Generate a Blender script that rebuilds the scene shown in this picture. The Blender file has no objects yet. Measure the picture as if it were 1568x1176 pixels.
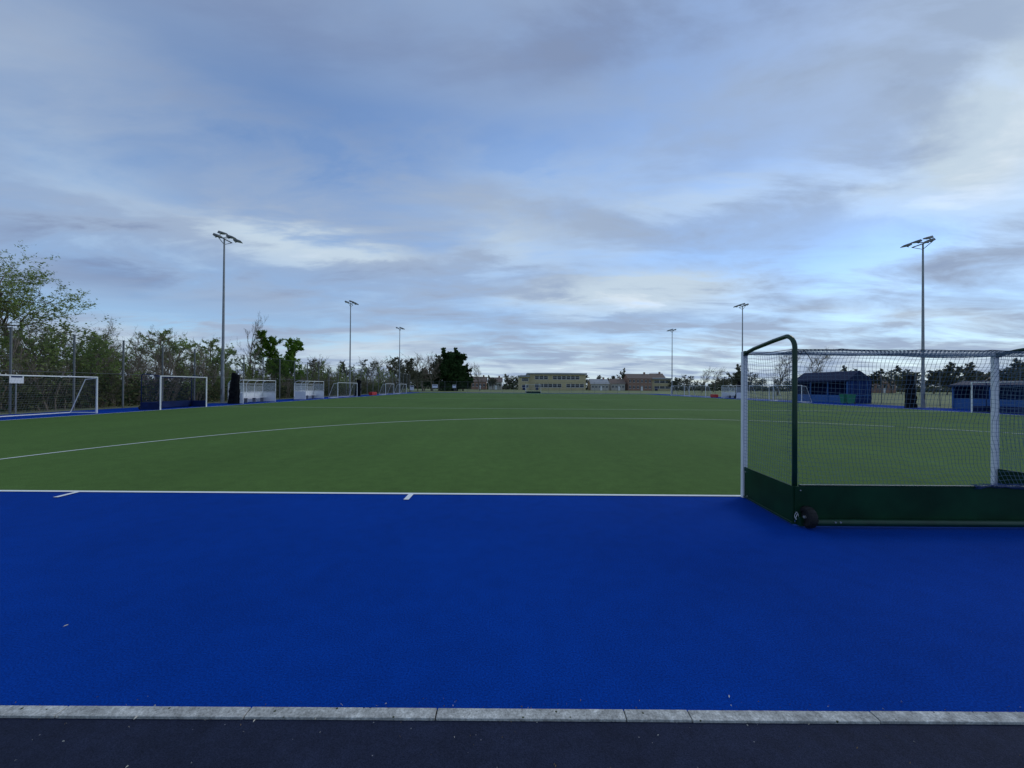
import bpy, math, random
from mathutils import Vector, Matrix, noise as mn
R=random.Random(7)
scene=bpy.context.scene
F=600.0; CX=784.0; HZ=592.0; H=1.63
# ---------------------------------------------------------------- materials
def newmat(name):
    m=bpy.data.materials.new(name); m.use_nodes=True
    nt=m.node_tree; b=nt.nodes['Principled BSDF']
    return m,nt,b
def simple(name,col,rough=0.6,metal=0.0,var=0.12,scale=6.0,bump=0.0,spec=0.35):
    m,nt,b=newmat(name)
    tc=nt.nodes.new('ShaderNodeTexCoord'); n=nt.nodes.new('ShaderNodeTexNoise')
    n.inputs['Scale'].default_value=scale; n.inputs['Detail'].default_value=4
    nt.links.new(tc.outputs['Object'],n.inputs['Vector'])
    r=nt.nodes.new('ShaderNodeValToRGB')
    r.color_ramp.elements[0].position=0.3; r.color_ramp.elements[1].position=0.7
    r.color_ramp.elements[0].color=tuple(c*(1-var) for c in col)+(1,)
    r.color_ramp.elements[1].color=tuple(min(1,c*(1+var)) for c in col)+(1,)
    nt.links.new(n.outputs['Fac'],r.inputs['Fac']); nt.links.new(r.outputs['Color'],b.inputs['Base Color'])
    b.inputs['Roughness'].default_value=rough; b.inputs['Metallic'].default_value=metal
    b.inputs['Specular IOR Level'].default_value=spec
    if bump:
        bp=nt.nodes.new('ShaderNodeBump'); bp.inputs['Strength'].default_value=bump; bp.inputs['Distance'].default_value=0.01
        nt.links.new(n.outputs['Fac'],bp.inputs['Height']); nt.links.new(bp.outputs['Normal'],b.inputs['Normal'])
    return m
def ground_mat(name,c0,c1,fine,rough,big=0.4,bigamt=0.15,bump=0.3,speck=None,spec=0.3,mid=None,midamt=0.0,lane=None):
    m,nt,b=newmat(name)
    L=nt.links.new
    tc=nt.nodes.new('ShaderNodeTexCoord')
    n=nt.nodes.new('ShaderNodeTexNoise'); n.inputs['Scale'].default_value=fine; n.inputs['Detail'].default_value=4; n.inputs['Roughness'].default_value=0.8
    L(tc.outputs['Object'],n.inputs['Vector'])
    r=nt.nodes.new('ShaderNodeValToRGB'); r.color_ramp.elements[0].position=0.33; r.color_ramp.elements[1].position=0.67
    r.color_ramp.elements[0].color=c0+(1,); r.color_ramp.elements[1].color=c1+(1,)
    L(n.outputs['Fac'],r.inputs['Fac'])
    n2=nt.nodes.new('ShaderNodeTexNoise'); n2.inputs['Scale'].default_value=big; n2.inputs['Detail'].default_value=6; n2.inputs['Distortion'].default_value=0.4; n2.inputs['Roughness'].default_value=0.6
    L(tc.outputs['Object'],n2.inputs['Vector'])
    mr=nt.nodes.new('ShaderNodeMapRange'); mr.inputs['From Min'].default_value=0.3; mr.inputs['From Max'].default_value=0.7
    mr.inputs['To Min'].default_value=1-bigamt; mr.inputs['To Max'].default_value=1+bigamt
    L(n2.outputs['Fac'],mr.inputs['Value'])
    fac=mr.outputs['Result']
    def mulin(fac,vec_scale,scale,amt,detail=4):
        mp=nt.nodes.new('ShaderNodeMapping'); mp.inputs['Scale'].default_value=vec_scale; L(tc.outputs['Object'],mp.inputs['Vector'])
        k=nt.nodes.new('ShaderNodeTexNoise'); k.inputs['Scale'].default_value=scale; k.inputs['Detail'].default_value=detail; L(mp.outputs[0],k.inputs['Vector'])
        q=nt.nodes.new('ShaderNodeMapRange'); q.inputs['From Min'].default_value=0.3; q.inputs['From Max'].default_value=0.7; q.inputs['To Min'].default_value=1-amt; q.inputs['To Max'].default_value=1+amt
        L(k.outputs['Fac'],q.inputs['Value']); mm=nt.nodes.new('ShaderNodeMath'); mm.operation='MULTIPLY'; L(fac,mm.inputs[0]); L(q.outputs['Result'],mm.inputs[1]); return mm.outputs[0]
    if mid: fac=mulin(fac,(1,1,1),mid,midamt)
    if lane: fac=mulin(fac,lane[0],1.0,lane[1],2)
    mx=nt.nodes.new('ShaderNodeVectorMath'); mx.operation='SCALE'
    L(r.outputs['Color'],mx.inputs[0]); L(fac,mx.inputs['Scale'])
    out=mx.outputs[0]
    if speck:
        v=nt.nodes.new('ShaderNodeTexVoronoi'); v.inputs['Scale'].default_value=speck[0]
        L(tc.outputs['Object'],v.inputs['Vector'])
        lt=nt.nodes.new('ShaderNodeMath'); lt.operation='LESS_THAN'; lt.inputs[1].default_value=speck[1]
        L(v.outputs['Distance'],lt.inputs[0])
        sep=nt.nodes.new('ShaderNodeSeparateColor'); L(v.outputs['Color'],sep.inputs[0])
        g=nt.nodes.new('ShaderNodeMath'); g.operation='GREATER_THAN'; g.inputs[1].default_value=speck[2]
        L(sep.outputs[0],g.inputs[0])
        ml=nt.nodes.new('ShaderNodeMath'); ml.operation='MULTIPLY'; L(lt.outputs[0],ml.inputs[0]); L(g.outputs[0],ml.inputs[1])
        mc=nt.nodes.new('ShaderNodeMix'); mc.data_type='RGBA'
        L(ml.outputs[0],mc.inputs[0]); L(out,mc.inputs[6]); mc.inputs[7].default_value=speck[3]+(1,)
        out=mc.outputs[2]
    L(out,b.inputs['Base Color'])
    b.inputs['Roughness'].default_value=rough; b.inputs['Specular IOR Level'].default_value=spec
    bp=nt.nodes.new('ShaderNodeBump'); bp.inputs['Strength'].default_value=bump; bp.inputs['Distance'].default_value=0.004
    L(n.outputs['Fac'],bp.inputs['Height']); L(bp.outputs['Normal'],b.inputs['Normal'])
    return m
def leafmat(name,dark,light,scale=1.2,transl=0.25):
    m,nt,b=newmat(name); L=nt.links.new
    tc=nt.nodes.new('ShaderNodeTexCoord'); n=nt.nodes.new('ShaderNodeTexNoise')
    n.inputs['Scale'].default_value=scale; n.inputs['Detail'].default_value=3; n.inputs['Roughness'].default_value=0.7
    L(tc.outputs['Object'],n.inputs['Vector'])
    r=nt.nodes.new('ShaderNodeValToRGB'); r.color_ramp.elements[0].position=0.35; r.color_ramp.elements[1].position=0.65
    r.color_ramp.elements[0].color=dark+(1,); r.color_ramp.elements[1].color=light+(1,)
    L(n.outputs['Fac'],r.inputs['Fac'])
    d=nt.nodes.new('ShaderNodeBsdfDiffuse'); L(r.outputs['Color'],d.inputs['Color'])
    t=nt.nodes.new('ShaderNodeBsdfTranslucent'); L(r.outputs['Color'],t.inputs['Color'])
    ms=nt.nodes.new('ShaderNodeMixShader'); ms.inputs[0].default_value=transl
    L(d.outputs[0],ms.inputs[1]); L(t.outputs[0],ms.inputs[2])
    L(ms.outputs[0],nt.nodes['Material Output'].inputs['Surface'])
    nt.nodes.remove(b)
    return m

M={}
M['blue']=ground_mat('blue_turf',(0.0005,0.018,0.145),(0.0014,0.056,0.375),95,0.95,0.5,0.12,0.8,speck=(9.0,0.03,0.97,(0.12,0.16,0.25)),spec=0.04,mid=6.0,midamt=0.06)
M['green']=ground_mat('green_turf',(0.042,0.084,0.019),(0.100,0.182,0.044),80,0.95,0.18,0.10,0.7,spec=0.08,mid=4.0,midamt=0.09,lane=((0.9,0.02,1),0.05))
M['line']=ground_mat('line_white',(0.66,0.68,0.68),(0.82,0.84,0.82),120,0.9,1.5,0.05,0.4)
M['path']=ground_mat('dark_asphalt',(0.005,0.009,0.024),(0.024,0.031,0.064),150,0.85,1.6,0.22,1.0,speck=(38.0,0.11,0.955,(0.20,0.20,0.22)),spec=0.15,mid=12,midamt=0.15)
M['kerb']=ground_mat('kerb_concrete',(0.22,0.22,0.20),(0.56,0.56,0.53),90,0.9,7.0,0.34,0.9,speck=(30.0,0.18,0.84,(0.05,0.06,0.03)),mid=25,midamt=0.25)
M['grass']=ground_mat('field_grass',(0.11,0.135,0.050),(0.18,0.205,0.085),2.0,0.95,0.03,0.22,0.3)
M['joint']=simple('joint_dark',(0.02,0.02,0.02))
M['white']=simple('white_paint',(0.78,0.79,0.80),0.35,var=0.05,scale=5)
M['dgreen']=simple('dark_green_paint',(0.006,0.036,0.018),0.35,var=0.25,scale=4)
M['dgreenb']=simple('dark_green_board',(0.004,0.034,0.015),0.6,var=0.30,scale=3,bump=0.15,spec=0.15)
M['bboard']=simple('blue_board',(0.008,0.020,0.085),0.5,var=0.2,scale=3,spec=0.2)
M['netblue']=simple('net_twine_blue',(0.02,0.045,0.15),0.8,spec=0.1)
M['netlt']=simple('net_twine_grey',(0.085,0.15,0.22),0.8,spec=0.1)
M['netw']=simple('net_twine_white',(0.30,0.31,0.31),0.8)
M['netk']=simple('net_black',(0.008,0.009,0.011),0.9,var=0.4,bump=0.6,spec=0.1)
M['rubber']=simple('rubber',(0.012,0.012,0.013),0.75,var=0.3,scale=30)
M['steel']=simple('galvanised_steel',(0.26,0.275,0.29),0.55,0.2,var=0.15,scale=3)
M['bolt']=simple('bolt_zinc',(0.55,0.55,0.55),0.35,0.7)
M['lamp']=simple('lamp_housing',(0.14,0.145,0.15),0.5,0.4)
M['glass']=simple('lamp_glass',(0.45,0.48,0.50),0.15)
M['fence']=simple('fence_post_paint',(0.15,0.16,0.16),0.6)
M['fencew']=simple('fence_wire',(0.085,0.095,0.085),0.6)
M['red']=simple('red_plastic',(0.50,0.03,0.025),0.5)
M['bin']=simple('green_plastic',(0.02,0.20,0.10),0.5)
M['bark']=simple('bark',(0.14,0.12,0.09),0.9,var=0.35,scale=4,spec=0.1)
M['twig']=simple('twig_bark',(0.22,0.18,0.14),0.9,var=0.3,scale=2,spec=0.1)
M['leafS']=leafmat('leaf_spring',(0.14,0.20,0.05),(0.30,0.38,0.12),transl=0.35)
M['leafG']=leafmat('leaf_green',(0.08,0.16,0.02),(0.20,0.33,0.05),transl=0.35)
M['leafD']=leafmat('leaf_dark',(0.018,0.042,0.016),(0.055,0.10,0.036))
M['leafB']=leafmat('leaf_brown',(0.055,0.058,0.026),(0.14,0.15,0.06),0.6)
M['leafF']=leafmat('leaf_far',(0.075,0.085,0.058),(0.16,0.165,0.11),0.6)
M['cream']=simple('cream_brick',(0.50,0.42,0.25),0.85,var=0.10,scale=0.8)
M['brick']=simple('red_brick',(0.30,0.18,0.13),0.9,var=0.15,scale=0.8)
M['pale']=simple('pale_render',(0.46,0.43,0.38),0.9)
M['roofg']=simple('roof_grey',(0.30,0.315,0.33),0.7)
M['roofb']=simple('roof_tile_brown',(0.16,0.12,0.10),0.85)
M['win']=simple('window_glass',(0.03,0.04,0.055),0.1)
M['shelterb']=simple('shelter_blue',(0.008,0.024,0.11),0.7,spec=0.1)
M['shelterr']=simple('shelter_roof_navy',(0.012,0.022,0.06),0.7,spec=0.1)
M['shelterl']=simple('shelter_light_blue',(0.025,0.11,0.32),0.5)
M['conc']=simple('concrete',(0.28,0.28,0.27),0.9)
m,nt,b=newmat('polycarbonate')
b.inputs['Base Color'].default_value=(0.75,0.8,0.82,1); b.inputs['Roughness'].default_value=0.15
tr=nt.nodes.new('ShaderNodeBsdfTransparent'); ms=nt.nodes.new('ShaderNodeMixShader'); ms.inputs[0].default_value=0.22
nt.links.new(tr.outputs[0],ms.inputs[1]); nt.links.new(b.outputs[0],ms.inputs[2]); nt.links.new(ms.outputs[0],nt.nodes['Material Output'].inputs['Surface'])
M['poly']=m

# ---------------------------------------------------------------- mesh builder
class MB:
    def __init__(s): s.v=[]; s.f=[]; s.mi=[]; s.mats=[]
    def m(s,mat):
        mat=M[mat] if isinstance(mat,str) else mat
        if mat not in s.mats: s.mats.append(mat)
        return s.mats.index(mat)
    def face(s,pts,mat):
        i=len(s.v); s.v.extend([tuple(p) for p in pts]); s.f.append(tuple(range(i,i+len(pts)))); s.mi.append(s.m(mat))
    def box(s,c,d,mat,rot=None,bev=0.0):
        mi=s.m(mat); c=Vector(c); hx,hy,hz=d[0]/2,d[1]/2,d[2]/2
        i=len(s.v)
        for z in(-hz,hz):
            for x,y in((-hx,-hy),(hx,-hy),(hx,hy),(-hx,hy)):
                p=Vector((x,y,z))
                if rot: p=rot@p
                s.v.append(tuple(c+p))
        for f in((0,3,2,1),(4,5,6,7),(0,1,5,4),(1,2,6,5),(2,3,7,6),(3,0,4,7)):
            s.f.append(tuple(i+k for k in f)); s.mi.append(mi)
    def tube(s,pts,rad,mat,n=8,caps=True):
        mi=s.m(mat); pts=[Vector(p) for p in pts]
        if not hasattr(rad,'__len__'): rad=[rad]*len(pts)
        base=len(s.v); prev=None
        for k,p in enumerate(pts):
            if k==0: t=pts[1]-p
            elif k==len(pts)-1: t=p-pts[k-1]
            else: t=(pts[k+1]-p).normalized()+(p-pts[k-1]).normalized()
            if t.length<1e-9: t=Vector((0,0,1))
            t.normalize()
            if prev is None:
                a=Vector((0,0,1)) if abs(t.z)<0.9 else Vector((1,0,0))
                u=t.cross(a).normalized()
            else:
                u=prev-t*prev.dot(t)
                if u.length<1e-6: u=t.orthogonal()
                u.normalize()
            prev=u; w=t.cross(u)
            for j in range(n):
                a=2*math.pi*j/n
                s.v.append(tuple(p+(u*math.cos(a)+w*math.sin(a))*rad[k]))
        for k in range(len(pts)-1):
            for j in range(n):
                a=base+k*n+j; b2=base+k*n+(j+1)%n
                s.f.append((a,b2,b2+n,a+n)); s.mi.append(mi)
        if caps:
            s.f.append(tuple(base+j for j in range(n-1,-1,-1))); s.mi.append(mi)
            e=base+(len(pts)-1)*n
            s.f.append(tuple(e+j for j in range(n))); s.mi.append(mi)
    def mesh(s,name,smooth=False):
        me=bpy.data.meshes.new(name); me.from_pydata(s.v,[],s.f)
        for mt in s.mats: me.materials.append(mt)
        me.polygons.foreach_set('material_index',s.mi)
        if smooth: me.polygons.foreach_set('use_smooth',[True]*len(s.f))
        me.update(); return me
    def obj(s,name,parent=None,smooth=False,bevel=0):
        o=bpy.data.objects.new(name,s.mesh(name,smooth)); scene.collection.objects.link(o)
        if parent: o.parent=parent
        if bevel:
            bm=o.modifiers.new('b','BEVEL'); bm.width=bevel; bm.segments=2
        return o
def empty(name,loc=(0,0,0),rz=0.0,sc=1.0):
    e=bpy.data.objects.new(name,None); scene.collection.objects.link(e)
    e.location=loc; e.rotation_euler=(0,0,rz); e.scale=(sc,)*3; return e
def sheet(name,x0,x1,y0,y1,z,mat,thick=0):
    b=MB(); b.face([(x0,y0,z),(x1,y0,z),(x1,y1,z),(x0,y1,z)],mat); return b.obj(name)

# ---------------------------------------------------------------- ground
PC=5.33; XL=PC-27.5; XR=PC+27.5; YB=5.9; YF=YB+91.4
sheet('field_grass',-2500,2500,-200,4000,-0.03,'grass')
sheet('asphalt_path',-60,70,-12,1.925,-0.004,'path')
sheet('blue_turf_runoff',-26.3,38.2,1.985,YF+4.5,0.0,'blue')
sheet('green_turf_pitch',XL,XR,YB,YF,0.004,'green')
# lines
ln=MB()
def rect(x0,x1,y0,y1,z=0.008): ln.face([(x0,y0,z),(x1,y0,z),(x1,y1,z),(x0,y1,z)],'line')
w=0.075
rect(XL-w,XR+w,YB-w*0.2,YB+w*0.8)
rect(XL-w,XL,YB+w,YF); rect(XR,XR+w,YB+w,YF); rect(XL,XR,YF,YF+w)
for d in (22.9,45.7,68.5): rect(XL+0.01,XR-0.01,YB+d,YB+d+w)
def arc(cx,cy,r,a0,a1,z=0.012,n=60,dash=False):
    for i in range(n):
        if dash and i%2: continue
        A=a0+(a1-a0)*i/n; B=a0+(a1-a0)*(i+1)/n
        ln.face([(cx+math.cos(A)*(r-w),cy+math.sin(A)*(r-w),z),(cx+math.cos(A)*r,cy+math.sin(A)*r,z),
                 (cx+math.cos(B)*r,cy+math.sin(B)*r,z),(cx+math.cos(B)*(r-w),cy+math.sin(B)*(r-w),z)],'line')
gx0,gx1=PC-1.83,PC+1.83; rr=14.63
arc(gx0,YB,rr,math.pi/2,math.pi,n=90); arc(gx1,YB,rr,0,math.pi/2,n=90); rect(gx0,gx1,YB+rr-w,YB+rr,0.012)
arc(gx0,YF,rr,math.pi,1.5*math.pi); arc(gx1,YF,rr,1.5*math.pi,2*math.pi); rect(gx0,gx1,YF-rr,YF-rr+w,0.012)
for d in (5,10):
    rect(gx0-d-w/2,gx0-d+w/2,YB-0.30,YB-0.02,0.010); rect(gx1+d-w/2,gx1+d+w/2,YB-0.30,YB-0.02,0.010)
ln.obj('pitch_markings')
# kerb edging stones
kb=MB()
jp=[-470,-185,102,385,672,960,1058,1340,1625,1910]
xs=[(p-CX)*1.955/F for p in jp]
xs=[xs[0]-0.92*k for k in range(12,0,-1)]+xs+[xs[-1]+0.92*k for k in range(1,13)]
kb.box((0,1.955,-0.04),(50,0.058,0.05),'joint')
for a,bb in zip(xs[:-1],xs[1:]):
    g=R.uniform(0.002,0.004); dz=R.uniform(-0.0015,0.0015); dy=R.uniform(-0.0015,0.0015)
    kb.box(((a+bb)/2,1.955+dy,-0.02+dz),(bb-a-2*g,0.062,0.056),'kerb')
kb.obj('kerb_edging',bevel=0.003)
lt=MB(); M['litter']=simple('litter_pale',(0.50,0.47,0.40),0.8); M['litterb']=simple('litter_brown',(0.16,0.11,0.05),0.8)
def px2g(px,py):
    hz=HZ+(px-CX)*0.0068; Z=F*H/(py-hz); return ((px-CX)*Z/F,Z)
def leaf(x,y,s,mat,z=0.006):
    a=R.uniform(0,6.28); c,sn=math.cos(a),math.sin(a); pts=[]
    for u,v,h in((-1,0,0),(-0.3,0.28,0.004),(0.6,0.22,0.006),(1,0,0.001),(0.5,-0.25,0.002),(-0.4,-0.2,0.001)):
        pts.append((x+s*(u*c-v*sn),y+s*(u*sn+v*c),z+h))
    lt.face(pts,mat)
for px,py,s in((106,958,0.013),(1118,1066,0.010),(215,1098,0.012),(395,1103,0.008),(320,1102,0.006),(1240,1108,0.008),(700,1128,0.004),(1010,1125,0.004),(1400,1135,0.004)):
    x,y=px2g(px,py); leaf(x,y,s,'litter')
for i in range(260):
    x=R.uniform(-4,4); y=R.choice([R.uniform(1.99,2.05),R.uniform(1.6,1.9),R.uniform(1.9,2.0)])
    leaf(x,y,R.uniform(0.002,0.006),R.choice(['litter','litterb','litterb']),0.004 if y>1.92 else 0.0)
lt.obj('leaf_litter')

# ---------------------------------------------------------------- nets
def net(b,P,nu,nv,rad,mat,su=10,n=3):
    for i in range(nu+1):
        b.tube([P(i/nu,k/su) for k in range(su+1)],rad,mat,n=n,caps=False)
    for j in range(nv+1):
        b.tube([P(k/su,j/nv) for k in range(su+1)],rad,mat,n=n,caps=False)
def nz(x,y,z=0,s=1.0): return mn.noise(Vector((x*s,y*s,z)))

# ---------------------------------------------------------------- hockey goal
def hockey_goal(name,loc,rz,frame,board,netm,detail=True,cell=0.05,rad=0.0019,drape=True):
    e=empty(name,loc,rz); W=1.83+0.0375; D=1.16; Ht=2.17
    bx=W+0.07
    p=MB()
    for sx in(-1,1):
        p.box((sx*W,0,Ht/2),(0.075,0.052,Ht),'white')
    p.obj('front_posts',e,bevel=0.006)
    p=MB(); p.box((0,0.0,Ht-0.025),(2*W-0.078,0.050,0.05),'white'); p.obj('crossbar',e,bevel=0.005)
    p=MB()
    for sx in(-1,1):
        pts=[(sx*W,-0.03,Ht-0.03),(sx*(W+0.015),-0.25,Ht+0.015)]
        pts+=[(sx*(W+0.045),-0.72,Ht+0.075),(sx*(W+0.06),-0.98,Ht+0.10)]
        for k in range(1,7):
            a=k/6*math.pi/2; pts.append((sx*bx,-0.98-0.16*math.sin(a),Ht+0.10-0.16+0.16*math.cos(a)))
        pts+=[(sx*bx,-1.14,1.2),(sx*bx,-1.14,0.12)]
        p.tube(pts,0.027,frame,n=12)
        p.box((sx*(W+0.005),-0.045,Ht-0.03),(0.05,0.04,0.07),frame)
    p.obj('rear_frame',e,smooth=True)
    p=MB()
    for sx in(-1,1):
        a=Vector((sx*(W+0.005),-0.035,0)); c=Vector((sx*(bx+0.032),-1.17,0))
        d=c-a; L=d.length; ang=math.atan2(d.y,d.x)
        p.box((a+c)/2+Vector((0,0,0.245)),(L,0.022,0.43),board,Matrix.Rotation(ang,3,'Z'))
        p.box((a+c)/2+Vector((0,0,0.025)),(L,0.045,0.025),frame,Matrix.Rotation(ang,3,'Z'))
    p.box((0,-1.175,0.262),(2*bx+0.05,0.022,0.40),board)
    p.box((0,-1.17,0.474),(2*bx-0.06,0.035,0.018),frame)
    p.obj('backboards',e,bevel=0.003)
    p=MB()
    p.tube([(-bx+0.13,-1.235,0.055),(bx-0.13,-1.235,0.055)],0.040,frame,n=20)
    for sx in(-1,1):
        p.box((sx*(bx-0.02),-1.20,0.06),(0.05,0.08,0.10),frame)
    for i in range(6):
        xx=-bx+0.38+i*(2*bx-0.76)/5
        p.box((xx,-1.208,0.055),(0.04,0.04,0.05),frame)
    p.obj('ballast_tube',e,smooth=False,bevel=0.002)
    p=MB()
    for sx in(-1,1):
        for yy,zz in((-0.95,0.06),(-0.15,0.06),(-1.05,0.40),(-0.1,0.40),(-1.12,0.10)):
            p.tube([(sx*(W+0.03+0.055*(-yy)),yy,zz),(sx*(W+0.041+0.055*(-yy)),yy,zz)],0.008,'bolt',n=8)
    p.tube([(-bx-0.015,-1.19,0.16),(-bx-0.015,-1.20,0.16)],0.008,'bolt'); p.tube([(-bx+0.03,-1.19,0.42),(-bx+0.03,-1.20,0.42)],0.007,'bolt')
    for xx in(-bx+0.38,-bx+0.44): p.tube([(xx,-1.262,0.07),(xx,-1.279,0.07)],0.010,'bolt')
    p.obj('bolts',e)
    p=MB()
    for sx in(-1,1):
        cx=sx*(bx-0.075); 
        prof=[(-0.045,0.075),(-0.045,0.10),(-0.032,0.118),(-0.012,0.125),(0.012,0.125),(0.032,0.118),(0.045,0.10),(0.045,0.075)]
        n=28
        for k in range(n):
            A=2*math.pi*k/n; B=2*math.pi*(k+1)/n
            for (y0,r0),(y1,r1) in zip(prof[:-1],prof[1:]):
                t0=0.004 if k%2 else 0; 
                f=lambda y,r,a:(cx+y,-1.255+(r-t0)*math.cos(a),0.125+(r-t0)*math.sin(a))
                p.face([f(y0,r0,A),f(y1,r1,A),f(y1,r1,B),f(y0,r0,B)],'rubber')
        p.tube([(cx-0.03,-1.255,0.125),(cx+0.03,-1.255,0.125)],0.078,'rubber',n=20)
        p.tube([(cx-0.05,-1.255,0.125),(cx+0.05,-1.255,0.125)],0.016,'bolt',n=12)
        p.tube([(cx,-1.255,0.125),(cx,-1.16,0.125)],0.014,frame,n=10)
        p.box((cx-sx*0.055,-1.22,0.13),(0.012,0.12,0.05),frame)
    p.obj('wheels',e)
    if detail:
        p=MB()
        c=(-bx-0.012,-1.188,0.115)
        for k in range(20):
            A=2*math.pi*k/20; B=2*math.pi*(k+1)/20
            p.face([(c[0]+0.036*math.cos(A)*0.7,c[1],c[2]+0.042*math.sin(A)),(c[0]+0.036*math.cos(B)*0.7,c[1],c[2]+0.042*math.sin(B)),(c[0]+0.028*math.cos(B)*0.7,c[1],c[2]+0.033*math.sin(B)),(c[0]+0.028*math.cos(A)*0.7,c[1],c[2]+0.033*math.sin(A))],'white')
        p.box((c[0],c[1],c[2]),(0.007,0.002,0.05),'white',Matrix.Rotation(0.4,3,'Y'))
        p.obj('sticker',e)
    p=MB(); zt=2.10; zb=0.40
    def back(u,v):
        x=-bx+0.03+2*(bx-0.03)*u
        sag=0.10*math.sin(math.pi*u)*(0.5+0.5*math.sin(math.pi*v))
        return (x+0.04*nz(u*6,v*4,3)+0.014*nz(u*20,v*16,5), -1.09+0.20*math.sin(math.pi*(1-v))*(0.6+0.4*math.sin(u*3.1))+0.05*nz(u*5,v*5,9), zb+(zt-zb)*v-sag*(1-v*v)*0.8+0.05*nz(u*6,v*4,1)*(1-v**4)+0.014*nz(u*23,v*20,2))
    net(p,back,int(2*bx/cell),int((zt-zb)/cell),rad,netm,su=30)
    for sx in(-1,1):
        def side(u,v):
            return (sx*(W+0.02+(bx-W-0.03)*u - 0.05*math.sin(math.pi*u)*math.sin(math.pi*v)), -0.03-1.09*u+0.012*nz(u*9,v*9,4), zb+(zt+0.03*(1-u)-zb)*v+0.015*nz(u*8,v*12,6)-0.05*math.sin(math.pi*u)*v)
        net(p,side,int(1.1/cell),int((zt-zb)/cell),rad,netm,su=18)
    def top(u,v): return (-W+0.03+2*(W-0.03)*u,-0.04-1.05*v,2.13-0.03*v-0.05*math.sin(math.pi*v)*(0.6+nz(u*4,v*3,8)))
    net(p,top,int(2*W/cell),int(1.05/cell),rad,netm,su=16)
    p.tube([back(k/40,1) for k in range(41)],0.004,'netk' if detail else netm,n=5)
    for sx in(-1,1):
        p.tube([(sx*(W+.02),-0.03,2.12),(sx*(W+.03),-0.5,2.105),(sx*(bx-0.02),-1.12,2.10)],0.004,'netk' if detail else netm,n=5)
    p.tube([(-bx+0.03,-1.10,2.11),(-bx+0.10,-1.09,2.04),(-bx+0.15,-1.08,2.10),(-bx+0.22,-1.07,2.02),(-bx+0.27,-1.07,1.93)],0.004,'netk',n=5)
    p.obj('net',e)
    if drape:
        p=MB()
        def dr(u,v):
            x=0.15+ (bx-0.15)*u
            return (x,-1.12-0.075*math.sin(v*math.pi)-0.02+0.02*nz(u*9,v*4,2),0.50-(0.05+0.09*u)*v+0.025*nz(u*14,v*2,7)+0.03*math.sin(u*9)*v)
        net(p,dr,70,7,rad*1.2,'netblue',su=50)
        p.obj('slack_net',e)
    return e
hockey_goal('hockey_goal',(PC,YB-0.06,0.006),0.0,'dgreen','dgreenb','netlt')
hockey_goal('hockey_goal',(XL-0.1,26.7,0.006),-math.pi/2,'bboard','bboard','netblue',False,0.10,0.0024,False)
hockey_goal('hockey_goal',(XR+0.1,26.2,0.006),math.pi/2,'bboard','bboard','netblue',False,0.10,0.0024,False)

def football_goal(name,loc,rz,W,Ht,D=1.2,r=0.045,cell=0.12):
    e=empty(name,loc,rz); p=MB()
    p.tube([(-W/2,0,0),(-W/2,0,Ht),(W/2,0,Ht),(W/2,0,0)],r,'white',n=10)
    p.obj('frame',e)
    p=MB()
    p.tube([(-W/2,0,0.03),(-W/2,-D,0.03),(W/2,-D,0.03),(W/2,0,0.03)],r*0.6,'white',n=8)
    for sx in(-1,1): p.tube([(sx*W/2,-0.02,Ht-0.05),(sx*W/2,-D*0.45,Ht-0.12),(sx*W/2,-D,0.05)],r*0.5,'white',n=8)
    p.obj('back_stays',e)
    p=MB()
    def bk(u,v): return (-W/2+W*u,-D+(D*0.55)*v+0.1*math.sin(math.pi*v)*nz(u*5,v*4,2),0.04+(Ht-0.16)*v)
    net(p,bk,int(W/cell),int(Ht/cell),0.0022,'netw',su=8)
    for sx in(-1,1):
        def sd(u,v): return (sx*W/2,-(D-D*0.55*v)*u,0.04+(Ht-0.1)*v)
        net(p,sd,int(D/cell),int(Ht/cell),0.0022,'netw',su=3)
    p.obj('net',e); return e
football_goal('football_goal',(-22.9,19.0,0.006),-math.pi/2+0.03,5.4,1.98,1.4)
football_goal('football_goal',(-22.8,54.5,0.006),-math.pi/2,6.4,1.98)
football_goal('football_goal',(-22.9,73.5,0.006),-math.pi/2,4.9,2.0)
football_goal('football_goal',(-22.9,82.5,0.006),-math.pi/2,4.9,2.0)
football_goal('football_goal',(34.0,48.5,0.006),math.pi/2,5.0,2.0)
football_goal('football_goal',(34.0,54.0,0.006),math.pi/2,4.4,2.0)
football_goal('football_goal',(34.0,72.0,0.006),math.pi/2,6.4,2.0)
football_goal('football_goal',(34.0,80.5,0.006),math.pi/2,6.4,2.0)
hockey_goal('hockey_goal',(PC,YF+0.06,0.006),math.pi,'white','dgreenb','netw',False,0.12,0.004,False)

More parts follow.
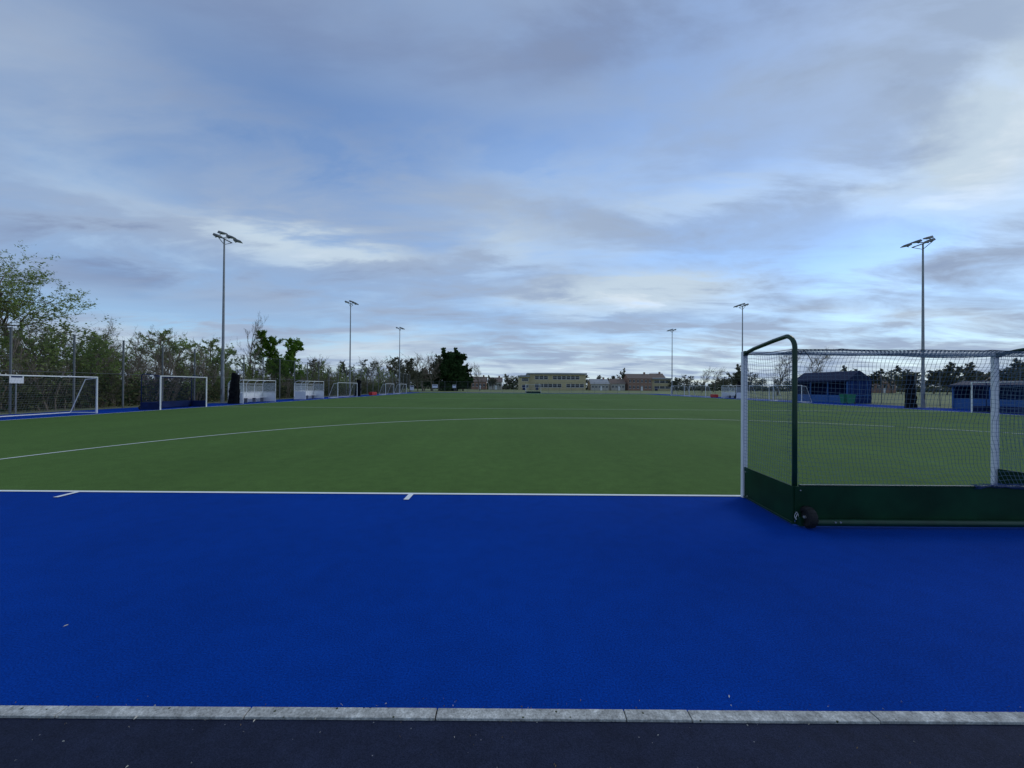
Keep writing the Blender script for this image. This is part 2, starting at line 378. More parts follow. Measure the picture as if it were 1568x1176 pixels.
def dugout(loc,rz,W=4.6,Ht=1.95,D=1.3):
    e=empty('team_dugout',loc,rz); p=MB(); n=max(2,int(W/1.1))
    for i in range(n+1):
        x=-W/2+W*i/n
        p.tube([(x,-D,0),(x,-D,Ht-0.35),(x,-D+0.15,Ht-0.12),(x,-D+0.4,Ht),(x,0,Ht-0.02)],0.03,'white',n=6)
    for i in(0,n):
        x=-W/2+W*i/n; p.tube([(x,0,0),(x,0,Ht-0.02)],0.03,'white',n=6); p.tube([(x,0,0.05),(x,-D,0.05)],0.03,'white',n=6)
        p.tube([(x,0,0.95),(x,-D,0.95)],0.025,'white',n=6)
    for y,z in((-D,0.05),(-D,Ht-0.35),(0,Ht-0.02),(-D,0.95)): p.tube([(-W/2,y,z),(W/2,y,z)],0.03,'white',n=6)
    p.obj('frame',e)
    p=MB()
    p.box((0,-D-0.01,1.27),(W-0.1,0.008,0.6),'poly'); p.box((0,-D+0.7,Ht+0.005),(W-0.1,D-0.5,0.008),'poly')
    for sx in(-1,1): p.box((sx*W/2,-D/2,1.4),(0.008,D-0.1,0.85),'poly')
    p.obj('clear_panels',e)
    p=MB(); p.box((0,-D-0.01,0.5),(W-0.1,0.01,0.82),'white')
    for sx in(-1,1): p.box((sx*W/2,-D/2,0.5),(0.01,D-0.1,0.82),'white')
    p.box((0,-D+0.35,0.45),(W-0.2,0.35,0.04),'white')
    for i in range(n): p.box((-W/2+W*(i+0.5)/n,-D+0.35,0.22),(0.05,0.3,0.42),'steel')
    p.obj('lower_panels_and_bench',e)
dugout((-23.1,36.0,0.006),-math.pi/2,4.6,2.05)
dugout((-23.2,46.2,0.006),-math.pi/2,4.2,2.1)
dugout((34.3,62.0,0.006),math.pi/2,4.2,2.0)

def bundle(x,y,h=2.7,wd=0.5,lean=0.15):
    e=empty('divider_net_bundle',(x,y,0.004)); p=MB()
    for k in range(5):
        ox,oy=R.uniform(-wd,wd)*0.55,R.uniform(-wd,wd)*0.5; hh=h*R.uniform(0.82,1.0)
        pts=[];rd=[]
        for i in range(13):
            t=i/12; pts.append((ox*(1-t*0.3)+lean*t+0.05*nz(t*6,k,1),oy*(1-t*0.3)+0.05*nz(t*6,k,5),hh*t)); rd.append(wd*(0.58-0.22*t)*(1+0.35*nz(t*8,k*3,2)))
        p.tube(pts,rd,'netk',n=9)
    p.obj('folded_net',e)
    q=MB(); q.tube([(0.35,0,0),(0.35,0,h+0.1)],0.04,'fence',n=8); q.obj('net_pole',e)
bundle(-23.9,33.6,2.85,0.50); bundle(-23.9,61.0,2.6,0.55); bundle(35.0,34.3,3.0,0.55,-0.1); bundle(35.0,60.5,2.7,0.55)
def mast(x,y,side):
    e=empty('floodlight_mast',(x,y,0)); Hh=14.6; p=MB()
    p.tube([(0,0,0.0),(0,0,0.05),(0,0,0.05),(0,0,2.2),(0,0,2.25),(0,0,Hh)],[0.24,0.24,0.15,0.14,0.12,0.062],'steel',n=14)
    p.box((0,0,-0.02),(0.9,0.9,0.10),'conc')
    p.box((0,-0.135,1.0),(0.12,0.02,0.5),'lamp')
    p.obj('column',e)
    p=MB()
    p.tube([(0,-0.95,Hh),(0,0.95,Hh)],0.05,'steel',n=8); p.tube([(0,-0.95,Hh),(0,0,Hh-0.5),(0,0.95,Hh)],0.03,'steel',n=6)
    p.tube([(-0.5*side,0,Hh+0.1),(0.5*side,0,Hh+0.1)],0.045,'steel',n=8)
    p.obj('crossarm',e)
    p=MB()
    for ox,oy,yaw in((0.55,-0.95,-0.35),(0.62,0.0,0.0),(0.55,0.95,0.35),(-0.55,0.0,0.2)):
        rot=Matrix.Rotation(yaw*side,3,'Z')@Matrix.Rotation(0.12*side,3,'Y')
        c=Vector((ox*side,oy,Hh+0.12+(0.10 if ox<0 else 0)))
        pts=[]
        L2,W2=0.34,0.24
        for xx,yy,zz in((-L2,-W2,0.0),(L2,-W2,0.0),(L2,W2,0.0),(-L2,W2,0.0),(-L2*0.9,-W2*0.7,0.20),(L2*0.7,-W2*0.8,0.09),(L2*0.7,W2*0.8,0.09),(-L2*0.9,W2*0.7,0.20)):
            pts.append(tuple(c+rot@Vector((xx*side,yy,zz))))
        for f in((4,5,6,7),(0,1,5,4),(1,2,6,5),(2,3,7,6),(3,0,4,7)): p.face([pts[i] for i in f],'lamp')
        p.box(c+rot@Vector((0,0,-0.012)),(0.64,0.42,0.02),'glass',rot)
        p.tube([c,c+Vector((-0.25*side,0,-0.08))],0.03,'steel',n=6)
    p.obj('floodlights',e)
for i in range(4):
    y=34.8-27.3+27.3*i
    mast(-25.7,y,1); mast(36.5,y,-1)

def fence(name,a,b,Ht,step=3.0,vs=0.08,hs=0.2,wr=0.0028,pr=0.035,post='fence',cut=None):
    e=empty(name,(0,0,0)); a=Vector((a[0],a[1],0)); b=Vector((b[0],b[1],0)); d=b-a; L=d.length; d.normalize()
    p=MB(); n=int(L/step)
    for i in range(n+1):
        q=a+d*(i*step); p.tube([q,q+Vector((0,0,Ht))],pr,post,n=6)
    for z in (0.06,Ht*0.5,Ht-0.04): p.tube([a+Vector((0,0,z)),b+Vector((0,0,z))],0.012,post,n=4)
    p.obj('posts_and_rails',e)
    p=MB(); k=0.0
    off=Vector((-d.y,d.x,0))*0.045
    while k<L:
        q=a+d*k+off; p.tube([q,q+Vector((0,0,Ht-0.03))],wr,'fencew',n=3,caps=False); k+=vs
    z=0.1
    while z<Ht: p.tube([a+off+Vector((0,0,z)),b+off+Vector((0,0,z))],wr,'fencew',n=3,caps=False); z+=hs
    p.obj('wire_mesh',e)
fence('mesh_fence',(-26.5,2.7),(-26.5,102),4.6,pr=0.055,vs=0.09)
fence('mesh_fence',(-26.5,102.2),(38.6,102.2),2.9,3.0,0.2,0.3,0.004)
fence('mesh_fence',(41.5,8.0),(41.5,102),3.4,3.0,0.16,0.3,0.003)

def shelter(name,loc,rz,W,D,z0,z1,wall,roof,o=0.15):
    e=empty(name,loc,rz); p=MB()
    p.box((0,-D/2,z0/2),(W,0.08,z0),wall); 
    for sx in(-1,1): p.box((sx*(W/2-0.04),0,z0/2),(0.08,D-0.1,z0),wall)
    p.box((0,D/2-0.05,0.45),(W-0.2,0.06,0.9),'shelterl')
    p.obj('walls',e)
    p=MB()
    r=[(-W/2-o,-D/2-o,z0+0.02),(W/2+o,-D/2-o,z0+0.02),(W/2+o,D/2+o,z0+0.02),(-W/2-o,D/2+o,z0+0.02),(-W/2-o*0.2,0,z1),(W/2+o*0.2,0,z1)]
    for f in((0,1,5,4),(2,3,4,5),(1,2,5),(3,0,4),(3,2,1,0)): p.face([r[i] for i in f],roof)
    p.box((0,D/2+o+0.03,z0-0.06),(W+2*o,0.05,0.18),roof)
    p.obj('roof',e)
    p=MB(); n=max(2,int(W/2.2))
    for i in range(n+1): p.box((-W/2+0.1+(W-0.2)*i/n,D/2,z0/2),(0.10,0.10,z0),'shelterl')
    p.box((0,-D/2+0.4,0.45),(W-0.6,0.4,0.06),'steel')
    for i in range(n): p.box((-W/2+0.8+(W-1.6)*i/max(1,n-1),-D/2+0.4,0.22),(0.06,0.3,0.42),'steel')
    for sx in(-1,1):
        for k in range(3): p.box((sx*(W/2+0.008),-D/2+D*(k+0.5)/3,z0*0.5),(0.03,0.05,z0-0.1),'shelterl')
        p.box((sx*(W/2+0.008),0,0.9),(0.026,D-0.15,0.06),'shelterl')
    p.obj('posts_and_bench',e)
shelter('spectator_shelter',(38.9,48.0,0),math.pi/2,8.3,2.6,2.6,3.7,'shelterb','shelterr')
shelter('equipment_shelter',(38.6,29.5,0),math.pi/2,8.0,2.0,2.0,2.35,'shelterb','shelterr')
def bin_(x,y):
    p=MB(); z=0.0
    a=[(-.22,-.25),(.22,-.25),(.22,.25),(-.22,.25)]
    lo=[(x+u*0.82,y+v*0.82,0.06) for u,v in a]; hi=[(x+u*1.2,y+v*1.2,0.98) for u,v in a]
    for i in range(4):
        j=(i+1)%4; p.face([lo[i],lo[j],hi[j],hi[i]],'bin')
    p.face(lo[::-1],'bin'); p.box((x,y,1.01),(0.58,0.66,0.06),'bin',Matrix.Rotation(0.06,3,'Y')); p.tube([(x+.3,y-.25,.95),(x+.3,y+.25,.95)],0.02,'bin',n=6)
    for s in(-1,1): p.tube([(x+.2,y+s*.24,.1),(x+.2,y+s*.29,.1)],0.1,'rubber',n=12)
    p.obj('wheelie_bin')
bin_(36.6,43.2); bin_(36.6,42.3)
def kit(x,y,L=1.4):
    p=MB(); p.box((x,y,0.28),(0.6,L,0.45),'red'); p.box((x,y,0.53),(0.64,L+.04,0.05),'red')
    for s in(-1,1):
        p.tube([(x+.32,y+s*L*.2,.3),(x+.36,y+s*L*.2,.3)],0.05,'netk',n=8); p.box((x,y+s*L*.4,0.03),(0.5,0.08,0.05),'netk')
    p.obj('red_kit_box',bevel=0.02)
kit(-23.6,66.5,2.2); kit(34.6,67.0,1.5)
def sign(x,y,z,w_,h_,rz=0):
    e=empty('notice_sign',(x,y,0),rz); p=MB(); p.box((0,0,z),(w_,0.02,h_),'white'); p.box((0,-0.012,z+h_*0.28),(w_*0.8,0.004,h_*0.2),'bboard'); p.obj('panel',e)
    q=MB(); q.tube([(0,0.03,0),(0,0.03,z+h_/2)],0.03,'steel',n=6); q.obj('post',e)
sign(-24.9,97.5,1.15,1.0,1.1); sign(-20.0,101.8,1.6,1.4,0.9); sign(-15,101.8,1.6,0.9,0.8); sign(-26.3,20.8,1.85,0.6,0.45,math.pi/2)
fence('pitch_rail',(39.9,8),(39.9,24),1.1,2.4,0.5,0.5,0.008,0.03,'steel')

# ---------------------------------------------------------------- trees
def gen_tree(seed,height,tr,nb,sub,levels,spread=0.9,leaf_n=0,leaf_s=0.12,leafmat='leafS',multi=1,first=0.28,bark='bark',up=0.25,rscale=0.62,leaf_r=0.22,twr=0.004):
    rg=random.Random(seed); b=MB()
    def br(p,d,L,r,lv):
        n=5 if lv<2 else 3
        pts=[p.copy()];rd=[r]; q=p.copy(); dd=d.copy()
        for i in range(n):
            wob=0.10 if lv==0 else 0.24
            dd=(dd+Vector((rg.gauss(0,wob),rg.gauss(0,wob),rg.gauss(0,wob)+ (up*0.35 if lv>0 else 0.05)))).normalized()
            q=q+dd*(L/n); pts.append(q.copy()); rd.append(max(r*(1-0.8*(i+1)/n),twr*0.5))
        b.tube(pts,rd,bark if lv<2 else 'twig',n=7 if lv==0 else (5 if lv==1 else 3),caps=False)
        if lv<levels:
            k=nb if lv==0 else sub
            for c in range(k):
                t=(first+(1-first)*(c+rg.random()*0.8)/k) if lv==0 else 0.2+0.8*rg.random()
                t=min(t,0.98); f=t*n; i=int(f); fr=f-i
                pp=pts[i].lerp(pts[i+1],fr); base=(pts[i+1]-pts[i]).normalized()
                a=rg.uniform(0,2*math.pi) if lv else (c*2.4+rg.uniform(-.4,.4))
                side=base.orthogonal().normalized(); side=Matrix.Rotation(a,3,base)@side
                ang=spread*rg.uniform(0.6,1.15)
                nd=(base*math.cos(ang)+side*math.sin(ang)); nd.z+=up*0.5; nd.normalize()
                LL=L*rscale*rg.uniform(0.7,1.15)*(1-0.45*t if lv==0 else 1)
                br(pp,nd,LL,max(twr,rd[i]*0.55),lv+1)
        if lv>=levels-1 and leaf_n:
            for c in range(leaf_n):
                t=rg.random(); f=t*n; i=min(int(f),n-1); pp=pts[i].lerp(pts[i+1],f-i)
                pp=pp+Vector((rg.gauss(0,leaf_r),rg.gauss(0,leaf_r),rg.gauss(0,leaf_r)*0.7))*L*0.35
                s=leaf_s*rg.uniform(0.5,1.3)
                u=Vector((rg.gauss(0,1),rg.gauss(0,1),rg.gauss(0,1))).normalized(); w2=u.orthogonal().normalized()*rg.uniform(.4,.8)
                b.face([pp-u*s*.5,pp+w2*s*.5,pp+u*s*.5,pp-w2*s*.5],leafmat)
    for k in range(multi):
        a=rg.uniform(0,6.28); off=Vector((math.cos(a),math.sin(a),0))*(0.0 if multi==1 else rg.uniform(.1,.9))
        d=Vector((off.x*0.35,off.y*0.35,1)).normalized()
        br(off,d,height*(1 if multi==1 else rg.uniform(.75,1.0))*0.82,tr,0)
    return b.mesh('tree_mesh_%d'%seed)
def place(me,name,x,y,s=1.0,rz=None,parent=None,sz=None):
    o=bpy.data.objects.new(name,me); scene.collection.objects.link(o)
    o.location=(x,y,-0.05); o.rotation_euler=(0,0,R.uniform(0,6.28) if rz is None else rz); o.scale=(s,s,sz or s)
    if parent: o.parent=parent
    return o
def P(px,Z): return (px-CX)*Z/F
def hgt(px,py,Z): return (HZ+(px-CX)*0.0068-py)*Z/F+H
T_big=gen_tree(1,10.5,0.24,17,5,4,1.0,5,0.13,'leafS',1,0.14,up=0.22,rscale=0.58)
T_bare=gen_tree(2,9,0.16,14,5,4,0.7,0,multi=1,first=0.2,up=0.5,rscale=0.5,twr=0.008)
T_green=gen_tree(3,8,0.18,16,7,3,0.9,30,0.18,'leafG',1,0.10,up=0.25,rscale=0.50,leaf_r=0.35)
T_green2=gen_tree(13,7,0.16,12,5,3,0.9,12,0.15,'leafS',2,0.15,up=0.2,rscale=0.55,leaf_r=0.3)
T_dark=gen_tree(4,9,0.22,20,7,3,1.15,45,0.36,'leafD',1,0.03,up=0.1,rscale=0.50,leaf_r=0.5)
S_a=gen_tree(5,6,0.06,7,5,3,0.6,0,0.12,'leafB',6,0.12,bark='twig',up=0.5,rscale=0.5)
S_b=gen_tree(6,6,0.06,7,5,3,0.7,5,0.13,'leafS',5,0.12,bark='twig',up=0.4,rscale=0.5)
S_c=gen_tree(8,6,0.05,8,5,3,0.65,2,0.12,'leafB',6,0.1,bark='twig',up=0.45,rscale=0.52)
D_a=gen_tree(9,9,0.16,12,5,3,0.9,7,0.30,'leafF',1,0.18,up=0.3,rscale=0.55,twr=0.02)
D_b=gen_tree(10,9,0.16,12,6,3,0.9,20,0.34,'leafF',1,0.12,up=0.2,rscale=0.55,twr=0.02,leaf_r=0.35)
D_c=gen_tree(11,9,0.20,13,7,3,0.9,0,multi=1,first=0.22,up=0.3,rscale=0.55,twr=0.02)
def top(me): return max(v.co.z for v in me.vertices)
TOP={me.name:top(me) for me in (T_big,T_bare,T_green,T_green2,T_dark,S_a,S_b,S_c,D_a,D_b,D_c)}
def pl(me,name,px,py,Z,wide=1.0,parent=None,X=None):
    s=hgt(px,py,Z)/TOP[me.name]; return place(me,name,P(px,Z),Z,s*wide,None,parent,s)
pl(T_big,'spring_tree',70,388,28,1.35)
pl(T_big,'spring_tree',-70,352,25,1.25)
pl(T_green2,'spring_tree',275,502,44,1.1)
pl(T_green2,'spring_tree',345,516,50,1.0)
pl(T_bare,'bare_tree',386,474,49,0.7)
for px,py,Z,wd_ in((165,484,34,0.9),(210,492,38,1.1),(243,497,41,1.0),(300,516,46,1.0),(480,540,62,1.2)): pl(T_bare,'bare_tree',px,py,Z,wd_)
pl(T_green2,'spring_tree',135,505,36,1.0)
pl(T_green,'green_tree',415,503,51,0.85)
pl(T_green,'green_tree',441,514,54,0.85)
th=empty('thicket')
y=14.0; kk=0
while y<100:
    kk+=1
    for row in ((0,1,2) if kk%2 else (0,1)):
        x=-28.2-row*2.1-R.uniform(0,1.3); me=R.choice([S_a,S_c,S_b,S_a])
        tgt=(6.6 if y<38 else (5.2 if y<48 else 5.6))*R.uniform(0.62,1.08)*(0.68 if row==0 else 1)
        if y>70: tgt*=1.15
        s=tgt/TOP[me.name]; place(me,'shrub',x,y+R.uniform(-.8,.8),s*1.2,None,th,s)
    y+=2.1 if y<60 else 3.4
u=MB(); rg=random.Random(5)
for i in range(34000):
    yy=8+92*rg.random()**1.3; xx=-27.6-rg.random()*6
    hh=(1.7+1.2*mn.noise(Vector((xx*.4,yy*.35,0)))+0.9*mn.noise(Vector((xx,yy*.9,4))))
    zz=hh*rg.random()**0.8
    if zz<0: zz=0.1
    s=rg.uniform(.07,.18); a=Vector((rg.gauss(0,1),rg.gauss(0,1),rg.gauss(0,1))).normalized(); w2=a.orthogonal().normalized()*.6; p=Vector((xx,yy,zz))
    u.face([p-a*s,p+w2*s,p+a*s,p-w2*s],'leafB' if rg.random()<.8 else 'leafD')
u.obj('undergrowth')
dt=empty('distant_treeline')
for px,py,Z,me,wd in [(480,546,70,D_a,1),(505,544,75,D_c,1.1),(525,550,80,D_a,1),(560,546,95,D_a,1.2),(580,541,98,D_c,1.2),(605,543,105,D_a,1.2),(628,545,112,D_a,1.3),(648,538,125,D_c,1.1),(662,534,130,D_c,1.1),(672,540,135,D_a,1.2),(640,556,120,D_b,1.2),
    (650,560,140,D_b,1.3),(620,562,118,D_b,1.3),(660,562,142,D_b,1.3)]:
    pl(me,'tree',px,py,Z,wd,dt)
for px,py,Z in((680,531,137),(697,531,140),(709,540,145),(690,545,136)): pl(T_dark,'evergreen_tree',px,py,Z,1.0)
pl(D_c,'bare_tree',735,552,160,0.8)
for px,py,Z,me,wd in [(755,574,190,D_b,1.3),(775,571,200,D_a,1.3),(957,563,240,D_b,.7),(945,572,215,D_a,1.2),(925,574,215,D_b,1.4),(1010,572,230,D_b,1.2),(1050,572,200,D_a,1.5),(1075,560,150,D_c,1.0),(1092,560,155,D_c,1.1),(1110,575,160,D_a,1.5),(1128,556,140,D_b,1.1),(1030,577,200,D_b,1.5),
    (1150,568,150,D_a,1.2),(1300,558,150,D_b,1.2),(1330,564,160,D_b,1.3),(1365,564,160,D_a,1.3),(1395,558,150,D_b,1.3),(1430,554,150,D_b,1.3),(1465,558,150,D_a,1.3),(1500,554,140,D_b,1.3),(1540,550,130,D_b,1.3),(1575,546,120,D_b,1.3),(1450,566,120,D_b,1.5),(1380,570,130,D_b,1.5)]:
    pl(me,'tree',px,py,Z,wd,dt)
pl(D_c,'bare_tree',1190,533,95,0.95); pl(D_c,'bare_tree',1238,531,100,0.9); 
for i in range(130):
    Z=R.uniform(230,420); X=R.uniform(-260,560)
    if 0<X/Z*600<115 and Z<260: Z=300
    me=R.choice([D_a,D_b,D_a]); s=R.uniform(7,11)*(Z/300)**0.5/TOP[me.name]; place(me,'tree',X,Z,s*1.6,None,dt,s)
u=MB()
for i in range(16000):
    xx=rg.uniform(-110,330); yy=225+rg.uniform(0,5)+abs(xx)*0.02
    hh=3.2+2.0*mn.noise(Vector((xx*.07,0,0)))+1.2*mn.noise(Vector((xx*.4,3,0))); zz=hh*rg.random()
    s=rg.uniform(.4,1.0); a=Vector((rg.gauss(0,1),rg.gauss(0,1),rg.gauss(0,1))).normalized(); w2=a.orthogonal().normalized()*.6; p=Vector((xx,yy,zz))
    u.face([p-a*s,p+w2*s,p+a*s,p-w2*s],'leafF' if rg.random()<.75 else 'leafD')
u.obj('boundary_hedge')

# ---------------------------------------------------------------- buildings
def flat_block(name,x0,x1,y,D,Ht,wall,storeys,roofm='roofg',blank=0.12):
    e=empty(name,((x0+x1)/2,y,0)); W=x1-x0; p=MB()
    p.box((0,D/2,Ht/2),(W,D,Ht),wall); p.obj('walls',e)
    p=MB(); p.box((0,D/2-0.3,Ht+0.35),(W+0.8,D+1.4,0.7),roofm); 
    v=[(-W*0.35,1,Ht+0.7),(W/2,1,Ht+0.7),(W/2,D,Ht+1.3),(-W*0.35,D,Ht+1.3)]; p.face(v,roofm)
    p.obj('roof',e)
    g=MB(); f=MB()
    sh=Ht/storeys; wx0=-W/2+W*blank; wx1=W/2-W*0.03; n=int((wx1-wx0)/2.2)
    for s_ in range(storeys):
        z=sh*s_+sh*0.58
        for i in range(n):
            xx=wx0+(wx1-wx0)*(i+.5)/n
            if (i+s_*3)%7==6: continue
            g.box((xx,-0.02,z),((wx1-wx0)/n-0.25,0.06,sh*0.42),'win')
            for dx in(-0.5,0.5): f.box((xx+dx*((wx1-wx0)/n-0.18),-0.05,z),(0.10,0.10,sh*0.46),'white')
            f.box((xx,-0.05,z-sh*0.23),((wx1-wx0)/n-0.3,0.14,0.12),'white'); f.box((xx,-0.05,z+sh*0.05),((wx1-wx0)/n-0.3,0.09,0.07),'white')
    g.box((wx0+1.2,-0.03,1.1),(1.4,0.07,2.2),'bboard')
    g.obj('windows_and_door',e); f.obj('window_frames',e)
flat_block('school_building',P(808,200),P(897,200),200,14,8.0,'cream',2)
flat_block('school_building_wing',P(794,198),P(810,198),198,12,6.6,'cream',2,blank=0.3)
flat_block('classroom_block',P(1000,205),P(1030,205),207,12,6.0,'cream',2)
def house(name,x0,x1,y,D,Ht,rh,wall,roof,n=3,storeys=2):
    e=empty(name,((x0+x1)/2,y,0)); W=x1-x0; p=MB(); p.box((0,D/2,Ht/2),(W,D,Ht),wall)
    for sx in(-1,1): p.face([(sx*W/2,0,Ht),(sx*W/2,D,Ht),(sx*W/2,D/2,Ht+rh)],wall)
    p.obj('walls',e); p=MB(); o=0.4
    p.face([(-W/2-o,-o,Ht-0.1),(W/2+o,-o,Ht-0.1),(W/2+o,D/2,Ht+rh+.1),(-W/2-o,D/2,Ht+rh+.1)],roof)
    p.face([(-W/2-o,D+o,Ht-0.1),(W/2+o,D+o,Ht-0.1),(W/2+o,D/2,Ht+rh+.1),(-W/2-o,D/2,Ht+rh+.1)],roof)
    p.box((W*0.3,D/2,Ht+rh+0.3),(0.9,0.7,1.4),'brick'); p.obj('roof_and_chimney',e)
    g=MB()
    for s_ in range(storeys):
        for i in range(n):
            xx=-W/2+W*(i+.5)/n; z=Ht/storeys*(s_+.55)
            g.box((xx,-0.02,z),(W/n*0.5,0.06,1.2),'win'); g.box((xx,-0.04,z-0.66),(W/n*0.56,0.14,0.1),'white'); g.box((xx,-0.04,z+0.66),(W/n*0.56,0.1,0.1),'white'); g.box((xx,-0.05,z),(0.09,0.08,1.2),'white')
    g.box((W*0.08,-0.03,1.05),(0.95,0.07,2.1),'white'); g.obj('windows_and_door',e)
house('brick_house',P(962,205),P(998,205),205,9,6.4,2.4,'brick','roofb',6)
house('brick_house',P(1000,214),P(1018,214),214,9,7.0,2.4,'brick','roofb',3)
house('bungalow',P(905,200),P(932,200),200,8,3.4,2.4,'pale','roofg',5,1)
house('bungalow',P(936,205),P(957,205),205,8,3.6,2.4,'pale','roofb',4,1)
house('bungalow',P(748,205),P(768,205),205,8,4.0,2.4,'pale','roofb',4,1)
house('brick_house',P(722,210),P(744,210),210,8,4.2,2.6,'brick','roofb',4,1)
house('brick_house',P(1330,170),P(1372,170),170,9,4.6,2.4,'brick','roofb',4,1)
house('brick_house',P(1500,150),P(1560,150),150,9,5.0,2.6,'pale','roofb',5,2)

# ---------------------------------------------------------------- camera
cam=bpy.data.cameras.new('camera'); co=bpy.data.objects.new('camera',cam); scene.collection.objects.link(co)
cam.sensor_width=36; cam.lens=F/1568*36; cam.clip_end=6000; cam.clip_start=0.05
co.matrix_world=Matrix.Translation((0,0,H))@Matrix.Rotation(math.radians(90)+math.atan(4/F),4,'X')@Matrix.Rotation(0.0068,4,'Z')
scene.camera=co
# ---------------------------------------------------------------- sun
EL=38; AZ=55
sl=bpy.data.lights.new('sun','SUN'); sl.energy=0.85; sl.angle=math.radians(18); sl.color=(1,0.96,0.9)
so=bpy.data.objects.new('sun',sl); scene.collection.objects.link(so)
dv=Vector((math.sin(math.radians(AZ))*math.cos(math.radians(EL)),math.cos(math.radians(AZ))*math.cos(math.radians(EL)),math.sin(math.radians(EL))))
so.rotation_euler=dv.to_track_quat('Z','Y').to_euler()
# ---------------------------------------------------------------- world
wd=bpy.data.worlds.new('World'); scene.world=wd; wd.use_nodes=True; nt=wd.node_tree; nt.nodes.clear()
try:
    wd.cycles.sampling_method='MANUAL'; wd.cycles.sample_map_resolution=256
except Exception: pass
def S(nd,i,v):
    if isinstance(v,(int,float)): nd.inputs[i].default_value=v
    else: nt.links.new(v,nd.inputs[i])
def m_(op,a,b=None,c=None,clamp=False):
    n=nt.nodes.new('ShaderNodeMath'); n.operation=op; n.use_clamp=clamp; S(n,0,a)
    if b is not None: S(n,1,b)
    if c is not None: S(n,2,c)
    return n.outputs[0]
tc=nt.nodes.new('ShaderNodeTexCoord'); sp=nt.nodes.new('ShaderNodeSeparateXYZ'); nt.links.new(tc.outputs['Generated'],sp.inputs[0])
dx,dy,dz=sp.outputs
zc=m_('MAXIMUM',dz,0.0); den=m_('ADD',zc,0.14)
cb=nt.nodes.new('ShaderNodeCombineXYZ'); S(cb,0,m_('DIVIDE',dx,den)); S(cb,1,m_('DIVIDE',dy,den))
def noise(vec,scale,detail,rough,dist=0.0,stretch=(1,1,1),off=(0,0,0),rot=0.0):
    mp=nt.nodes.new('ShaderNodeMapping'); mp.inputs['Scale'].default_value=stretch; mp.inputs['Location'].default_value=off; mp.inputs['Rotation'].default_value=(0,0,rot)
    nt.links.new(vec,mp.inputs['Vector'])
    n=nt.nodes.new('ShaderNodeTexNoise'); n.noise_dimensions='2D'; n.inputs['Scale'].default_value=scale; n.inputs['Detail'].default_value=detail; n.inputs['Roughness'].default_value=rough; n.inputs['Distortion'].default_value=dist
    nt.links.new(mp.outputs[0],n.inputs['Vector']); return n.outputs['Fac']
pv=cb.outputs[0]
nA=noise(pv,0.9,6,0.54,0.15,(0.75,1.25,1),(3.1,1.7,0),0.25)
nB=noise(pv,2.2,7,0.58,0.25,(0.6,1.2,1),(8.3,4.1,0),0.35)
az=m_('ARCTAN2',dx,dy); el=m_('ARCSINE',dz)
az=m_('MULTIPLY_ADD',nA,0.35,m_('SUBTRACT',az,0.175)); el=m_('MULTIPLY_ADD',nB,0.18,m_('SUBTRACT',el,0.09))
def total(base,bl):
    o=base
    for px,py,sx,sy,amp in bl:
        ddx=px-CX; a0=math.atan(ddx/F); rr_=math.hypot(F,ddx); e0=math.atan((HZ-py)/rr_)
        sa=sx*F/(rr_*rr_); se=sy*rr_/(rr_**2+(HZ-py)**2)
        u_=m_('MULTIPLY_ADD',az,1/sa,-a0/sa); v_=m_('MULTIPLY_ADD',el,1/se,-e0/se)
        q=m_('MULTIPLY_ADD',u_,u_,m_('MULTIPLY',v_,v_))
        o=m_('MULTIPLY_ADD',m_('POWER',math.exp(-1),q),amp,o)
    return o
bright=total(m_('MULTIPLY_ADD',nA,0.8,m_('MULTIPLY_ADD',nB,0.8,-0.40)),[
 (1540,200,200,200,0.45),(1340,120,200,130,0.18),(470,375,190,28,0.40),(780,380,110,30,0.25),(1000,445,170,34,0.34),
 (60,230,180,70,0.22),(1090,300,140,30,0.30),(850,555,900,45,0.24),
 (850,90,330,80,-0.24),(200,430,150,35,-0.26),(60,380,150,30,-0.10),(1480,430,150,50,-0.10),(300,30,450,70,-0.18)])
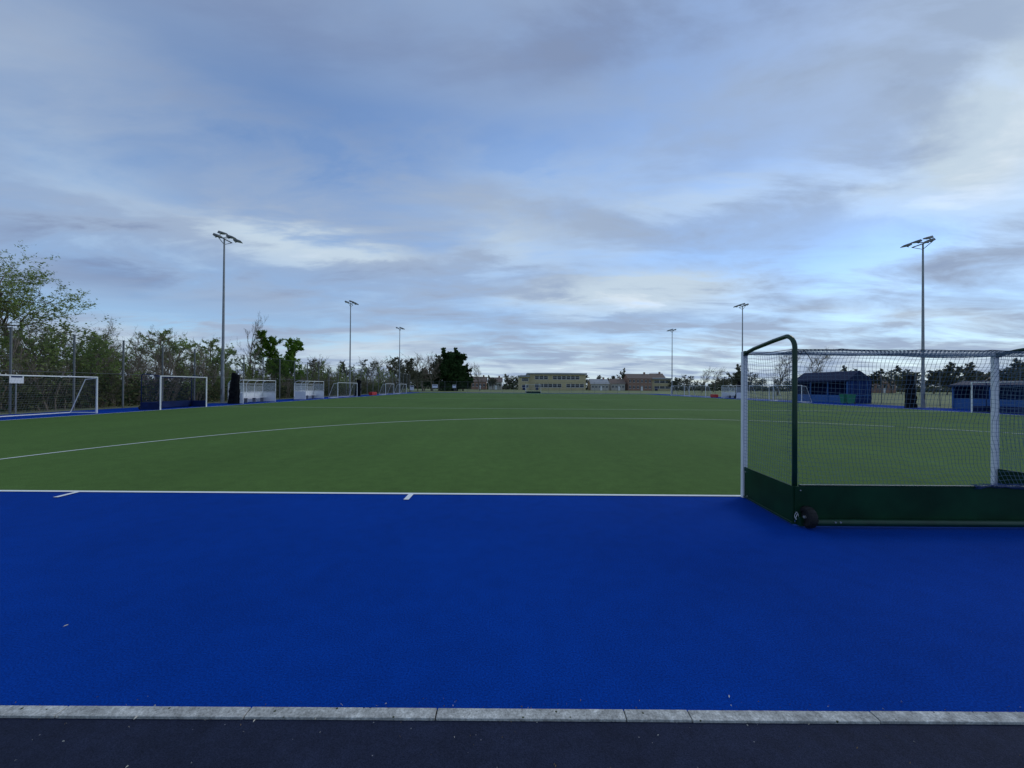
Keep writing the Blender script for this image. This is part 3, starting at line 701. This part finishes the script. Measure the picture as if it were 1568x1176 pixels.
blue=total(m_('MULTIPLY_ADD',nB,2.0,-0.68),[
 (560,225,190,80,0.75),(330,120,240,70,0.35),(740,190,180,45,0.35),(1330,370,240,45,0.60),(1180,250,130,60,0.35),
 (250,482,300,18,0.40),(1540,200,140,140,-0.4),(850,90,240,50,-0.15),(470,375,190,28,-0.5),(1000,445,150,30,-0.45),(850,560,900,30,-0.35)])
def ramp(fac,els):
    r=nt.nodes.new('ShaderNodeValToRGB'); r.color_ramp.interpolation='EASE'
    e=r.color_ramp.elements
    while len(e)<len(els): e.new(0.5)
    for i,(p_,c_) in enumerate(els): e[i].position=p_; e[i].color=c_+(1,)
    nt.links.new(fac,r.inputs['Fac']); return r.outputs['Color']
bright=m_('ADD',bright,0.0,clamp=True)
ccol=ramp(bright,[(0.0,(0.225,0.30,0.475)),(0.4,(0.35,0.45,0.62)),(0.75,(0.55,0.67,0.79)),(1.0,(0.74,0.83,0.91))])
sky=nt.nodes.new('ShaderNodeTexSky'); sky.sky_type='NISHITA'; sky.sun_disc=False; sky.sun_elevation=math.radians(EL); sky.sun_rotation=math.radians(AZ); sky.air_density=1.0; sky.dust_density=0.3; sky.ozone_density=3.0
tint=nt.nodes.new('ShaderNodeVectorMath'); tint.operation='MULTIPLY'; tint.inputs[1].default_value=(0.82,1.0,1.18); nt.links.new(sky.outputs[0],tint.inputs[0])
b1=nt.nodes.new('ShaderNodeBackground'); b1.inputs['Strength'].default_value=0.135; nt.links.new(tint.outputs[0],b1.inputs['Color'])
b2=nt.nodes.new('ShaderNodeBackground'); b2.inputs['Strength'].default_value=1.0; nt.links.new(ccol,b2.inputs['Color'])
cov=m_('MULTIPLY_ADD',m_('MINIMUM',m_('MAXIMUM',blue,0.0),1.0),-0.74,1.0,clamp=True)
mx=nt.nodes.new('ShaderNodeMixShader'); nt.links.new(cov,mx.inputs[0]); nt.links.new(b1.outputs[0],mx.inputs[1]); nt.links.new(b2.outputs[0],mx.inputs[2])
ow=nt.nodes.new('ShaderNodeOutputWorld'); nt.links.new(mx.outputs[0],ow.inputs['Surface'])
scene.view_settings.view_transform='Standard'; scene.view_settings.look='None'; scene.view_settings.exposure=0
